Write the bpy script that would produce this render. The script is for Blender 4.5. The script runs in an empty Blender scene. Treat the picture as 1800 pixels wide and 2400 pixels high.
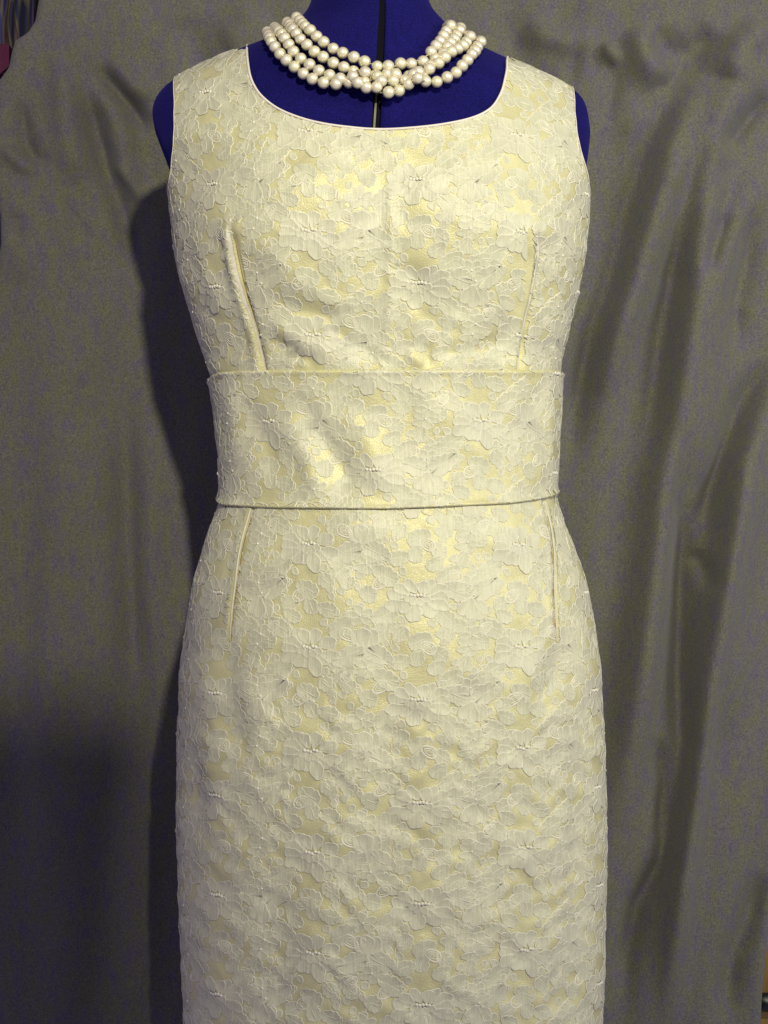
import bpy, math, random
import numpy as np
from mathutils import Vector, geometry as mgeo

# ------------------------------------------------------------------ camera, world, light, exposure
SC = bpy.context.scene
COL = SC.collection
S = 0.645/1659.0          # metres per photo unit on the plane y = 0
D = 1.6                   # camera distance from the plane y = 0
U0, V0 = 829.5, 1106.0

cam_d = bpy.data.cameras.new("camera")
cam = bpy.data.objects.new("camera", cam_d); COL.objects.link(cam)
cam.location = (0, -D, 0); cam.rotation_euler = (math.pi/2, 0, 0)
cam_d.sensor_fit = 'HORIZONTAL'; cam_d.sensor_width = 36
cam_d.lens = 36*D/0.645
cam_d.clip_start = 0.02; cam_d.clip_end = 50
SC.camera = cam

world = bpy.data.worlds.new("World"); SC.world = world; world.use_nodes = True
wb = world.node_tree.nodes['Background']
wb.inputs[0].default_value = (0.62, 0.54, 0.86, 1); wb.inputs[1].default_value = 0.42

# the room lamp: up and to the right, behind the camera
LAMP = Vector((0.31, -2.2, 1.02))
ld = bpy.data.lights.new("room_lamp", 'SPOT')
ld.energy = 250; ld.color = (1.0, 0.94, 0.70); ld.shadow_soft_size = 0.046
ld.spot_size = math.radians(41); ld.spot_blend = 1.0
lo = bpy.data.objects.new("room_lamp", ld); COL.objects.link(lo)
lo.location = LAMP
lo.rotation_euler = (Vector((0.12, 0, 0.27))-LAMP).to_track_quat('-Z', 'Y').to_euler()

# weak broad light of the room coming from the right
ad = bpy.data.lights.new("side_room_light", 'AREA'); ad.shape = 'DISK'; ad.size = 0.7; ad.energy = 29; ad.color = (0.96, 0.95, 0.90)
ao = bpy.data.objects.new("side_room_light", ad); COL.objects.link(ao); ao.location = (2.0, -1.35, .75)
ao.rotation_euler = (Vector((0.1, 0, 0.05))-ao.location).to_track_quat('-Z', 'Y').to_euler()

SC.view_settings.view_transform = 'Standard'
SC.view_settings.look = 'None'
SC.view_settings.exposure = 0.0
SC.view_settings.gamma = 1.0
SC.render.engine = 'CYCLES'

rng = np.random.default_rng(7)
random.seed(7)

# ------------------------------------------------------------------ materials
def mat(name):
    m = bpy.data.materials.new(name); m.use_nodes = True
    nt = m.node_tree; b = nt.nodes['Principled BSDF']
    return m, nt, b
def N(nt, t, **k):
    n = nt.nodes.new(t)
    for a, v in k.items():
        if a in ('loc',): continue
        setattr(n, a, v)
    return n
def setin(n, **k):
    for a, v in k.items(): n.inputs[a.replace('_', ' ')].default_value = v
def ramp(nt, stops):
    r = N(nt, 'ShaderNodeValToRGB'); e = r.color_ramp.elements
    e[0].position, e[0].color = stops[0][0], (*stops[0][1], 1)
    e[1].position, e[1].color = stops[1][0], (*stops[1][1], 1)
    for p, c in stops[2:]:
        x = e.new(p); x.color = (*c, 1)
    return r
def coords(nt, kind, scale):
    tc = N(nt, 'ShaderNodeTexCoord'); mp = N(nt, 'ShaderNodeMapping')
    nt.links.new(tc.outputs[kind], mp.inputs[0]); mp.inputs['Scale'].default_value = scale
    return mp
def noise(nt, vec, scale, detail=3, rough=0.55):
    n = N(nt, 'ShaderNodeTexNoise'); n.inputs['Scale'].default_value = scale
    n.inputs['Detail'].default_value = detail; n.inputs['Roughness'].default_value = rough
    nt.links.new(vec.outputs[0], n.inputs['Vector']); return n
def mixc(nt, a, b, f, mode='MIX'):
    m = N(nt, 'ShaderNodeMix', data_type='RGBA', blend_type=mode)
    for sock, v in ((6, a), (7, b), (0, f)):
        if hasattr(v, 'type') and not isinstance(v, (tuple, float)): nt.links.new(v, m.inputs[sock])
        else: m.inputs[sock].default_value = v if not isinstance(v, tuple) else (*v, 1)
    return m.outputs[2]
def bump(nt, b, h, dist, strength=1.0, prev=None):
    n = N(nt, 'ShaderNodeBump'); n.inputs['Distance'].default_value = dist; n.inputs['Strength'].default_value = strength
    nt.links.new(h, n.inputs['Height'])
    if prev: nt.links.new(prev.outputs[0], n.inputs['Normal'])
    nt.links.new(n.outputs[0], b.inputs['Normal']); return n

def m_satin():
    m, nt, b = mat('cream_satin_under_net')
    mp = coords(nt, 'UV', (1, 1, 1))
    n1 = noise(nt, mp, 26, 3); r1 = ramp(nt, [(0.3, (0.39, 0.375, 0.18)), (0.7, (0.51, 0.505, 0.245))])
    nt.links.new(n1.outputs[0], r1.inputs[0])
    # fine tulle net lying on the satin
    v = N(nt, 'ShaderNodeTexVoronoi', feature='DISTANCE_TO_EDGE'); v.inputs['Scale'].default_value = 520
    nt.links.new(mp.outputs[0], v.inputs['Vector'])
    r2 = ramp(nt, [(0.0, (1, 1, 1)), (0.16, (0, 0, 0))]); nt.links.new(v.outputs[0], r2.inputs[0])
    c = mixc(nt, r1.outputs[0], (0.53, 0.50, 0.36), r2.outputs[0])
    c2 = mixc(nt, r1.outputs[0], c, 0.55)
    nt.links.new(c2, b.inputs['Base Color'])
    b.inputs['Roughness'].default_value = 0.42
    b.inputs['Specular IOR Level'].default_value = 0.9
    b.inputs['Specular Tint'].default_value = (1, .95, .66, 1)
    n2 = noise(nt, mp, 60, 2)
    q = bump(nt, b, n2.outputs[0], 0.0030, 0.28)
    bump(nt, b, r2.outputs[0], 0.0002, 0.4, q)
    return m
def m_lace(name='matt_ivory_lace', c0=(0.455, 0.458, 0.325), c1=(0.545, 0.552, 0.375)):
    m, nt, b = mat(name)
    mp = coords(nt, 'UV', (1, 1, 1))
    n0 = noise(nt, mp, 34, 2); r0 = ramp(nt, [(0.32, c0), (0.68, c1)]); nt.links.new(n0.outputs[0], r0.inputs[0])
    st = coords(nt, 'UV', (620, 60, 1)); n1 = noise(nt, st, 1.0, 2)
    r1 = ramp(nt, [(0.33, (0.88, 0.87, 0.85)), (0.62, (1, 1, 1))]); nt.links.new(n1.outputs[0], r1.inputs[0])
    c = mixc(nt, r0.outputs[0], r1.outputs[0], 1.0, 'MULTIPLY')
    fg = noise(nt, coords(nt, 'UV', (1, 1, 1)), 900, 1)
    r3 = ramp(nt, [(0.3, (0.86, 0.85, 0.88)), (0.7, (1.0, 1.0, 0.93))]); nt.links.new(fg.outputs[0], r3.inputs[0])
    c = mixc(nt, c, r3.outputs[0], 0.8, 'MULTIPLY')
    at = N(nt, 'ShaderNodeAttribute'); at.attribute_name = 'thread'
    c = mixc(nt, c, (0.64, 0.62, 0.50), at.outputs['Fac'])
    nt.links.new(c, b.inputs['Base Color']); b.inputs['Roughness'].default_value = 0.50
    b.inputs['Specular IOR Level'].default_value = 0.5
    bump(nt, b, n1.outputs[0], 0.0004, 0.7)
    return m
def m_piping():
    m, nt, b = mat('pale_facing_cloth')
    b.inputs['Base Color'].default_value = (0.62, 0.58, 0.50, 1); b.inputs['Roughness'].default_value = 0.8
    return m
def m_form():
    m, nt, b = mat('navy_felt_cloth')
    mp = coords(nt, 'Object', (1, 1, 1))
    n = noise(nt, mp, 700, 2); r = ramp(nt, [(0.3, (0.0032, 0.0025, 0.044)), (0.7, (0.008, 0.0065, 0.110))])
    nt.links.new(n.outputs[0], r.inputs[0])
    nb = noise(nt, mp, 30, 2); rb = ramp(nt, [(0.3, (0.75, 0.75, 0.8)), (0.7, (1, 1, 1))]); nt.links.new(nb.outputs[0], rb.inputs[0])
    nt.links.new(mixc(nt, r.outputs[0], rb.outputs[0], 1.0, 'MULTIPLY'), b.inputs['Base Color'])
    b.inputs['Roughness'].default_value = 0.95; b.inputs['Specular IOR Level'].default_value = 0.1
    b.inputs['Sheen Weight'].default_value = 0.12; b.inputs['Sheen Tint'].default_value = (0.1, 0.08, .5, 1)
    bump(nt, b, n.outputs[0], 0.0004, 0.6)
    return m
def m_plain(name, c, rough=0.6, metal=0.0, spec=0.5):
    m, nt, b = mat(name)
    mp = coords(nt, 'Object', (1, 1, 1)); n = noise(nt, mp, 220, 3)
    r = ramp(nt, [(0.3, tuple(x*0.82 for x in c)), (0.7, c)]); nt.links.new(n.outputs[0], r.inputs[0])
    nt.links.new(r.outputs[0], b.inputs['Base Color'])
    b.inputs['Roughness'].default_value = rough; b.inputs['Metallic'].default_value = metal
    b.inputs['Specular IOR Level'].default_value = spec
    return m
def m_pearl(name, c, c2):
    m, nt, b = mat(name)
    oi = N(nt, 'ShaderNodeObjectInfo')
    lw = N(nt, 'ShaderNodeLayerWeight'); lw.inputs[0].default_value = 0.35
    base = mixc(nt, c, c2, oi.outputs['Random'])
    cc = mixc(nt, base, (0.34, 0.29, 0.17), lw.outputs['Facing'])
    nt.links.new(cc, b.inputs['Base Color'])
    b.inputs['Roughness'].default_value = 0.30; b.inputs['Metallic'].default_value = 0.3
    b.inputs['Specular IOR Level'].default_value = 0.7
    b.inputs['Coat Weight'].default_value = 0.6; b.inputs['Coat Roughness'].default_value = 0.16
    mp = coords(nt, 'Object', (1, 1, 1)); n = noise(nt, mp, 420, 2)
    bump(nt, b, n.outputs[0], 0.0004, 0.35)
    return m
def m_curtain():
    m, nt, b = mat('taupe_sheet_cloth')
    mp = coords(nt, 'Object', (1, 1, 0.45))
    n1 = noise(nt, mp, 120, 3, 0.6)      # faint olive and mauve mottling of the cloth
    r1 = ramp(nt, [(0.34, (0.114, 0.105, 0.130)), (0.50, (0.123, 0.122, 0.104)), (0.66, (0.126, 0.130, 0.082))])
    nt.links.new(n1.outputs[0], r1.inputs[0])
    mp2 = coords(nt, 'Object', (1, 1, 1)); n2 = noise(nt, mp2, 620, 2, 0.7)
    r2 = ramp(nt, [(0.30, (0.55, 0.53, 0.62)), (0.70, (1.05, 1.05, 1.02))]); nt.links.new(n2.outputs[0], r2.inputs[0])
    c = mixc(nt, r1.outputs[0], r2.outputs[0], 1.0, 'MULTIPLY')
    nt.links.new(c, b.inputs['Base Color'])
    b.inputs['Roughness'].default_value = 0.95; b.inputs['Specular IOR Level'].default_value = 0.08
    b.inputs['Sheen Weight'].default_value = 0.1
    n3 = noise(nt, mp2, 22, 3)
    q = bump(nt, b, n3.outputs[0], 0.006, 0.15)
    bump(nt, b, n2.outputs[0], 0.0004, 0.5, q)
    return m
def m_stripes():
    m, nt, b = mat('striped_garment_cloth')
    mp = coords(nt, 'Object', (1, 1, 0.12)); n = noise(nt, mp, 95, 1, 0.3)
    r = ramp(nt, [(0.30, (0.01, 0.01, 0.06)), (0.42, (0.02, 0.02, 0.10)), (0.45, (0.09, 0.075, 0.07)),
                  (0.52, (0.07, 0.025, 0.035)), (0.56, (0.02, 0.01, 0.02)), (0.60, (0.08, 0.075, 0.035)), (0.66, (0.006, 0.007, 0.035))])
    r.color_ramp.interpolation = 'LINEAR'
    nt.links.new(n.outputs[0], r.inputs[0]); nt.links.new(r.outputs[0], b.inputs['Base Color'])
    b.inputs['Roughness'].default_value = 0.8
    return m
def m_wood():
    m, nt, b = mat('honey_wood')
    mp = coords(nt, 'Object', (14, 3, 1.2)); n = noise(nt, mp, 6, 4)
    r = ramp(nt, [(0.3, (0.10, 0.055, 0.012)), (0.7, (0.22, 0.14, 0.02))])
    nt.links.new(n.outputs[0], r.inputs[0]); nt.links.new(r.outputs[0], b.inputs['Base Color'])
    b.inputs['Roughness'].default_value = 0.5
    return m
M_SATIN, M_LACE, M_PIPE, M_FORM, M_CURT = m_satin(), m_lace(), m_piping(), m_form(), m_curtain()
M_FLOWER = m_lace('matt_ivory_lace_flower', (0.468, 0.468, 0.345), (0.55, 0.555, 0.388))
M_CORE = m_plain('black_plastic_core', (0.004, 0.004, 0.008), 0.8, 0, .1)
M_STRIP = m_plain('grey_metal_slider', (0.10, 0.095, 0.065), 0.5, 0.5)
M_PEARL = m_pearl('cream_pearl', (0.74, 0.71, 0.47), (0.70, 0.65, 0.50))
M_THREAD = m_plain('thread', (0.55, 0.47, 0.35), 0.8)
M_STRIPE, M_WOOD = m_stripes(), m_wood()
M_MAG = m_plain('magenta_cloth', (0.07, 0.004, 0.035), 0.9)
M_NAVY = m_plain('dark_navy_cloth', (0.008, 0.008, 0.03), 0.9)
M_WALL = m_plain('dull_room_wall', (0.06, 0.05, 0.05), 0.9)
M_BLACK = m_plain('black_knob', (0.006, 0.006, 0.006), 0.4)

# ------------------------------------------------------------------ object helpers
def link_mesh(name, verts, faces, material, parent=None, uv=None, smooth=True):
    me = bpy.data.meshes.new(name)
    verts = np.asarray(verts, dtype=np.float32)
    if isinstance(faces, np.ndarray):
        nf, k = faces.shape
        me.vertices.add(len(verts)); me.vertices.foreach_set('co', verts.ravel())
        me.loops.add(nf*k); me.loops.foreach_set('vertex_index', faces.astype(np.int32).ravel())
        me.polygons.add(nf); me.polygons.foreach_set('loop_start', np.arange(0, nf*k, k, dtype=np.int32))
        me.update(calc_edges=True)
    else:
        me.from_pydata(verts.tolist(), [], faces)
    if uv is not None:
        l = me.uv_layers.new(name='UVMap')
        idx = np.empty(len(me.loops), dtype=np.int32); me.loops.foreach_get('vertex_index', idx)
        l.data.foreach_set('uv', np.asarray(uv, dtype=np.float32)[idx].ravel())
    me.polygons.foreach_set('use_smooth', [smooth]*len(me.polygons))
    me.validate(); me.update()
    me.materials.append(material)
    o = bpy.data.objects.new(name, me); COL.objects.link(o)
    if parent: o.parent = parent
    return o
def empty(name, loc=(0, 0, 0), label=None, cat=None, group=None):
    o = bpy.data.objects.new(name, None); COL.objects.link(o); o.location = loc; o.empty_display_size = 0.05
    if label: o['label'] = label
    if cat: o['category'] = cat
    if group: o['group'] = group
    return o
def grid_faces(nr, nc, closed=False):
    i = np.arange(nr-1)[:, None]; j = np.arange(nc if closed else nc-1)[None, :]
    j2 = (j+1) % nc
    a = i*nc+j; b = i*nc+j2; c = (i+1)*nc+j2; d = (i+1)*nc+j
    return np.stack([a, b, c, d], -1).reshape(-1, 4)
def tube(path, r, seg=8, squash=1.0):
    path = np.asarray(path, float); n = len(path)
    t = np.gradient(path, axis=0); t /= np.linalg.norm(t, axis=1)[:, None]+1e-12
    ref = np.array([0.0, 1.0, 0.0]); 
    a = np.cross(t, ref); a /= np.linalg.norm(a, axis=1)[:, None]+1e-9
    b = np.cross(t, a)
    ang = np.linspace(0, 2*np.pi, seg, endpoint=False)
    rr = np.broadcast_to(np.asarray(r, float), (n,))
    v = path[:, None]+rr[:, None, None]*(np.cos(ang)[None, :, None]*a[:, None]+squash*np.sin(ang)[None, :, None]*b[:, None])
    return v.reshape(-1, 3), grid_faces(n, seg, True)
def smooth_path(pts, n):
    """Catmull-Rom through points, n samples evenly spaced"""
    P = np.asarray(pts, float); Q = np.vstack([2*P[0]-P[1], P, 2*P[-1]-P[-2]])
    out = []
    for i in range(1, len(Q)-2):
        t = np.linspace(0, 1, 24, endpoint=False)[:, None]
        p0, p1, p2, p3 = Q[i-1], Q[i], Q[i+1], Q[i+2]
        out.append(0.5*((2*p1)+(-p0+p2)*t+(2*p0-5*p1+4*p2-p3)*t**2+(-p0+3*p1-3*p2+p3)*t**3))
    out = np.vstack(out+[P[-1:]])
    L = np.concatenate([[0], np.cumsum(np.linalg.norm(np.diff(out, axis=0), axis=1))])
    s = np.linspace(0, L[-1], n)
    return np.stack([np.interp(s, L, out[:, k]) for k in range(P.shape[1])], 1)

# ------------------------------------------------------------------ the body surface
def zv(v): return (V0-v)*S
#        v      left   right  front  back
BODY = np.array([
    (-140,  700,   915,  .048, .048),
    (-60,   676,   930,  .050, .052),
    (0,     664,   934,  .052, .056),
    (30,    652,   948,  .056, .060),
    (55,    628,   975,  .062, .064),
    (80,    580,  1012,  .069, .069),
    (98,    530,  1046,  .073, .073),
    (123,   458,  1100,  .078, .078),
    (145,   412,  1150,  .082, .082),
    (165,   372,  1200,  .086, .086),
    (186,   344,  1243,  .089, .089),
    (210,   325,  1270,  .092, .091),
    (240,   317,  1280,  .095, .093),
    (290,   326,  1286,  .100, .095),
    (350,   343,  1284,  .107, .096),
    (420,   362,  1275,  .115, .096),
    (480,   366,  1273,  .119, .095),
    (560,   378,  1262,  .118, .094),
    (640,   396,  1248,  .113, .092),
    (720,   420,  1231,  .107, .090),
    (790,   446,  1214,  .103, .088),
    (830,   456,  1211,  .101, .088),
    (900,   464,  1210,  .099, .088),
    (1000,  473,  1206,  .100, .090),
    (1065,  474,  1202,  .103, .094),
    (1095,  467,  1210,  .105, .097),
    (1170,  440,  1240,  .109, .103),
    (1250,  416,  1268,  .113, .109),
    (1340,  400,  1287,  .117, .114),
    (1450,  385,  1301,  .119, .118),
    (1600,  380,  1309,  .119, .120),
    (1720,  378,  1313,  .118, .119),
    (1850,  380,  1314,  .117, .118),
    (2000,  386,  1311,  .116, .116),
    (2212,  395,  1305,  .115, .114),
    (2900,  420,  1290,  .112, .110)])
_vf = np.arange(-140, 2901, 2.0)
_T = [np.interp(_vf, BODY[:, 0], BODY[:, k]) for k in range(1, 5)]
def _sm(a, w):
    k = np.exp(-0.5*(np.arange(-3*w, 3*w+1)/w)**2); k /= k.sum()
    p = np.pad(a, 3*w, mode='reflect', reflect_type='odd'); return np.convolve(p, k, 'valid')
_T = [_sm(_T[0], 5), _sm(_T[1], 5), _sm(_T[2], 12), _sm(_T[3], 12)]
def sect(z):
    v = V0-np.asarray(z)/S
    return [np.interp(v, _vf, t) for t in _T]

def seg_d(u, v, poly):
    """signed distance to a polyline (positive to the right of it going down), and fraction along it"""
    best = np.full(np.shape(u), 1e9); sgn = np.ones(np.shape(u)); frac = np.zeros(np.shape(u))
    P = np.asarray(poly, float); L = np.linalg.norm(np.diff(P, axis=0), axis=1); tot = L.sum(); acc = 0
    for i in range(len(P)-1):
        a, b = P[i], P[i+1]; d = b-a
        t = np.clip(((u-a[0])*d[0]+(v-a[1])*d[1])/(d@d), 0, 1)
        dx, dy = u-(a[0]+t*d[0]), v-(a[1]+t*d[1]); dist = np.hypot(dx, dy)
        s = np.sign((u-a[0])*d[1]-(v-a[1])*d[0]); m = dist < best
        best = np.where(m, dist, best); sgn = np.where(m, s, sgn); frac = np.where(m, (acc+t*L[i])/tot, frac); acc += L[i]
    return best*np.where(sgn == 0, 1, sgn), frac
def ridge(u, v, poly, w, h, taper=True):
    d, f = seg_d(u, v, poly)
    e = np.exp(-0.5*(d/w)**2)*h
    if taper: e = e*np.sin(np.clip(np.minimum(f, 1-f)*3.2+.08, 0, 1)*np.pi/2)**1.3
    return e
def blob(u, v, cu, cv, su, sv, h): return h*np.exp(-0.5*(((u-cu)/su)**2+((v-cv)/sv)**2))

DART_L = [(513, 488), (521, 560), (536, 640), (556, 720), (571, 800)]
DART_R = [(1148, 500), (1151, 560), (1141, 650), (1130, 730), (1122, 800)]
SDART_L = [(541, 1098), (520, 1180), (505, 1270), (494, 1385)]
SDART_R = [(1180, 1085), (1196, 1170), (1201, 1270), (1203, 1385)]
DSG = -1     # side of the roll beside each bust dart
def relief(u, v, part):
    """height (m) of the drape above the smooth body, in front"""
    h = np.zeros(np.shape(u))
    h += blob(u, v, 575, 500, 100, 125, .011)+blob(u, v, 1095, 505, 105, 125, .012)
    if part == 'form': return h
    if part == 'bodice':
        h += ridge(u, v, [(843, 330), (846, 480), (842, 640), (838, 790)], 10, .0022)
        h += blob(u, v, 838, 560, 60, 200, -.004)
        # bust darts: a stitched crease with a soft roll beside it
        for pl, sg in ((DART_L, -1), (DART_R, 1)):
            d, f = seg_d(u, v, pl); en = np.clip(f*8+.15, 0, 1)
            h += -.0036*np.exp(-0.5*(d/4.2)**2)*en + .0042*np.exp(-0.5*((d-DSG*13)/8.0)**2)*en*np.clip(1.25-f, 0.3, 1)*(1 if pl is DART_L else .9)
        h += blob(u, v, 520, 498, 22, 16, .003)+blob(u, v, 1150, 500, 22, 14, .002)
        # drag lines running from the darts down to the waist seam
        for pl, w, a in (([(580, 650), (660, 672), (740, 690)], 12, -.0022), ([(585, 700), (650, 735), (730, 780)], 14, .0028),
                         ([(578, 730), (640, 765), (690, 790)], 10, -.0030), ([(600, 610), (690, 640), (780, 655)], 16, .0020),
                         ([(545, 520), (620, 575), (700, 620)], 18, .0016), ([(700, 700), (780, 745), (820, 790)], 12, -.0020),
                         ([(1110, 660), (1030, 690), (950, 705)], 15, .0018), ([(1115, 730), (1020, 755), (940, 765)], 13, -.0018),
                         ([(880, 640), (930, 690), (1010, 720)], 13, -.0016), ([(870, 560), (905, 610), (930, 660)], 14, -.0018),
                         ([(880, 420), (960, 470), (1060, 520)], 26, .0016), ([(650, 560), (740, 540), (820, 500)], 24, .0015),
                         ([(640, 360), (700, 400), (790, 440)], 28, .0014), ([(1180, 560), (1200, 620), (1205, 700)], 12, .0018),
                         ([(430, 500), (455, 600), (490, 700)], 14, .0016), ([(880, 760), (900, 775), (910, 795)], 8, .002),
                         ([(930, 740), (925, 770), (930, 795)], 8, -.002), ([(650, 740), (660, 770), (655, 795)], 7, .0018)):
            h += ridge(u, v, pl, w, a)
        # strap puckers
        for k in range(5):
            h += ridge(u, v, [(400+k*26, 210+k*6), (470+k*26, 175+k*4)], 9, .0007*(-1)**k)
        h += blob(u, v, 800, 790, 900, 16, .0015)
    if part == 'band':
        for pl, w, a in (([(640, 850), (690, 930), (740, 1010), (760, 1090)], 15, -.0030), ([(600, 900), (660, 980), (690, 1080)], 17, .0034),
                         ([(540, 860), (570, 950), (600, 1040)], 15, -.0026), ([(740, 880), (800, 970), (830, 1070)], 20, .0026),
                         ([(500, 830), (510, 930), (520, 1030)], 14, .0022), ([(880, 830), (880, 930), (850, 1040)], 22, -.0018),
                         ([(950, 850), (1000, 940), (1060, 1010)], 24, .0018), ([(1150, 830), (1130, 920), (1150, 1020)], 20, -.0014),
                         ([(1185, 820), (1190, 930), (1188, 1040)], 8, .0018)):
            h += ridge(u, v, pl, w, a)
    if part == 'skirt':
        for pl in (SDART_L, SDART_R):
            d, f = seg_d(u, v, pl); en = np.clip((1-f)*6, 0, 1)
            h += (-.0014*np.exp(-0.5*(d/3.0)**2)+.0012*np.exp(-0.5*((d+9)/6.0)**2))*en
        for pl, w, a in (([(480, 1380), (495, 1500), (520, 1640)], 20, -.0034), ([(440, 1420), (450, 1600), (470, 1800)], 22, .0028),
                         ([(540, 1420), (560, 1600), (590, 1900)], 32, .0028), ([(1215, 1390), (1200, 1450), (1170, 1540)], 18, -.0024),
                         ([(560, 1660), (590, 1900), (600, 2212)], 34, -.0020), ([(1160, 1400), (1120, 1500), (1090, 1640)], 30, .0020),
                         ([(1255, 1500), (1250, 1800), (1240, 2212)], 16, -.0022), ([(700, 1500), (720, 1800), (730, 2212)], 50, .0018),
                         ([(960, 1500), (970, 1800), (960, 2212)], 60, .0018), ([(840, 1120), (850, 1350), (845, 1700)], 40, -.0016),
                         ([(660, 1190), (760, 1150), (860, 1140)], 16, .0016), ([(560, 1260), (650, 1220), (720, 1215)], 14, .0015),
                         ([(1000, 1150), (1100, 1180), (1180, 1240)], 16, .0016), ([(930, 1110), (935, 1160), (940, 1220)], 10, .0016),
                         ([(440, 1900), (450, 2050), (470, 2212)], 24, .0024), ([(410, 1600), (415, 1700), (430, 1850)], 18, -.0026)):
            h += ridge(u, v, pl, w, a)
    if part in ('skirt', 'bodice'):
        w = np.clip((v-1330)/250, 0, 1) if part == 'skirt' else .35
        ph = 2.1*np.sin(u*.047+.6*np.sin(v*.013))+.9*np.sin(u*.101+v*.02+1)
        h += w*(.00050*np.sin(v*.118+ph)+.0004*np.sin(v*.071-u*.055+1.3*np.sin(u*.03)))
    # tiny irregularity so no line is ruled
    h += .0004*np.sin(u*.043+v*.011+1.7*np.sin(v*.017))+.0004*np.sin(v*.037-u*.02)
    return h
def expo(z):
    return np.interp(V0-np.asarray(z)/S, [-200, 40, 90, 190, 330], [.9, 1.0, 1.7, 1.7, .88])
def body(th, z, part='form', off=0.0):
    """point of the body (angle th, 0 = its left side seen from it, pi/2 = front)"""
    th = np.asarray(th, float); z = np.asarray(z, float)
    uL, uR, bf, bb = sect(z)
    cx = ((uL+uR)/2-U0)*S; a = (uR-uL)/2*S
    c, s = np.cos(th), np.sin(th)
    b = np.where(s >= 0, bf, bb)
    ss = np.sign(s)*np.abs(s)**expo(z)
    x = cx+a*c; y = -b*ss
    nx, ny = c/a, ss/b; l = np.hypot(nx, ny)+1e-9; nx /= l; ny = -ny/l
    u = U0+x/S*D/(D+y); v = V0-z/S*D/(D+y)
    fw = np.clip(s*5, 0, 1)
    h = relief(u, v, part)*fw+off
    return np.stack([x+nx*h, y+ny*h, z+0*x], -1)
def to_surface(u, v):
    """photo position -> (theta, z) on the front of the body"""
    u = np.asarray(u, float); v = np.asarray(v, float); y = -0.09*np.ones(np.shape(u))
    for _ in range(12):
        x = (u-U0)*S*(D+y)/D; z = (V0-v)*S*(D+y)/D
        uL, uR, bf, bb = sect(z); cx = ((uL+uR)/2-U0)*S; a = (uR-uL)/2*S
        c = np.clip((x-cx)/a, -1, 1); th = np.arccos(c)
        y = 0.5*y+0.5*(-bf*np.abs(np.sin(th))**expo(z))
    return th, z

# ------------------------------------------------------------------ dress form
form = empty('dress_form', (0, 0, zv(2900)), 'navy blue cloth dress form with a slot down its front, wearing the lace dress', 'dress form')
zf = np.linspace(zv(2890), zv(-138), 330)
def form_off(z, o):
    return o+np.interp(V0-z/S, [285, 400], [.0038, -.0010])
def form_piece(name, t0, t1, material, off=-.0078, nth=70, lip=.02):
    """panel of the form between two edges given as angles for each height"""
    t0 = np.broadcast_to(t0, zf.shape); t1 = np.broadcast_to(t1, zf.shape)
    w = np.linspace(0, 1, nth)[None]; TH = t0[:, None]*(1-w)+t1[:, None]*w; Z = np.repeat(zf[:, None], nth, 1)
    P = body(TH, Z, 'form', form_off(Z, off))
    e = np.stack([t0, t1], 1); Z2 = np.stack([zf, zf], 1)
    inner = body(e, Z2, 'form', form_off(Z2, off)-lip); near = body(e, Z2, 'form', form_off(Z2, off)-.0015)
    P = np.concatenate([inner[:, :1], near[:, :1], P, near[:, 1:], inner[:, 1:]], 1)
    o = link_mesh(name, P.reshape(-1, 3), grid_faces(len(zf), nth+4), material, form); o.location = (0, 0, -form.location.z)
    return o
def slot_edge(uv):
    v = V0-zf/S*1.06; u = np.interp(v, [p[0] for p in uv], [p[1] for p in uv])
    uL, uR, bf, bb_ = sect(zf); y = -bf
    x = (u-U0)*S*(D+y)/D; return np.arccos(np.clip((x-((uL+uR)/2-U0)*S)/((uR-uL)/2*S), -1, 1))
eR_ = slot_edge([(-150, 838), (0, 836), (150, 829), (300, 820), (3000, 820)])
eL_ = slot_edge([(-150, 822), (0, 820), (150, 811), (300, 800), (3000, 800)])
form_piece('front_panel', -0.02, eR_, M_FORM)
form_piece('front_panel', eL_, math.pi+0.02, M_FORM)
form_piece('back_panel', math.pi+0.02, 2*math.pi-0.02, M_FORM)
form_piece('slot_lining', eR_-.12, eL_+.12, M_CORE, -.0150, 12, .002)
zs_ = np.linspace(zv(420), zv(205), 30)
a0_ = np.interp(zs_, zf, eR_*.45+eL_*.55); a1_ = np.interp(zs_, zf, eR_*.22+eL_*.78); w_ = np.linspace(0, 1, 5)[None]
TH = a0_[:, None]*(1-w_)+a1_[:, None]*w_; Zs = np.repeat(zs_[:, None], 5, 1)
P = body(TH, Zs, 'form', form_off(Zs, -.0095))
s_ = link_mesh('slider_rail', P.reshape(-1, 3), grid_faces(30, 5), M_STRIP, form); s_.location = (0, 0, -form.location.z)
# neck cap
th = np.linspace(0, 2*np.pi, 48, endpoint=False)
rings = [body(th, np.full(48, zf[-1]), 'form', -.0040)]
c0 = rings[0].mean(0)
for k, (f, dz) in enumerate(((.9, .008), (.6, .014), (.2, .017), (.01, .0175))):
    r = c0+(rings[0]-c0)*f; r[:, 2] = zf[-1]+dz; rings.append(r)
s_ = link_mesh('neck_cap', np.vstack(rings), grid_faces(len(rings), 48, True), M_FORM, form); s_.location = (0, 0, -form.location.z)

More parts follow.
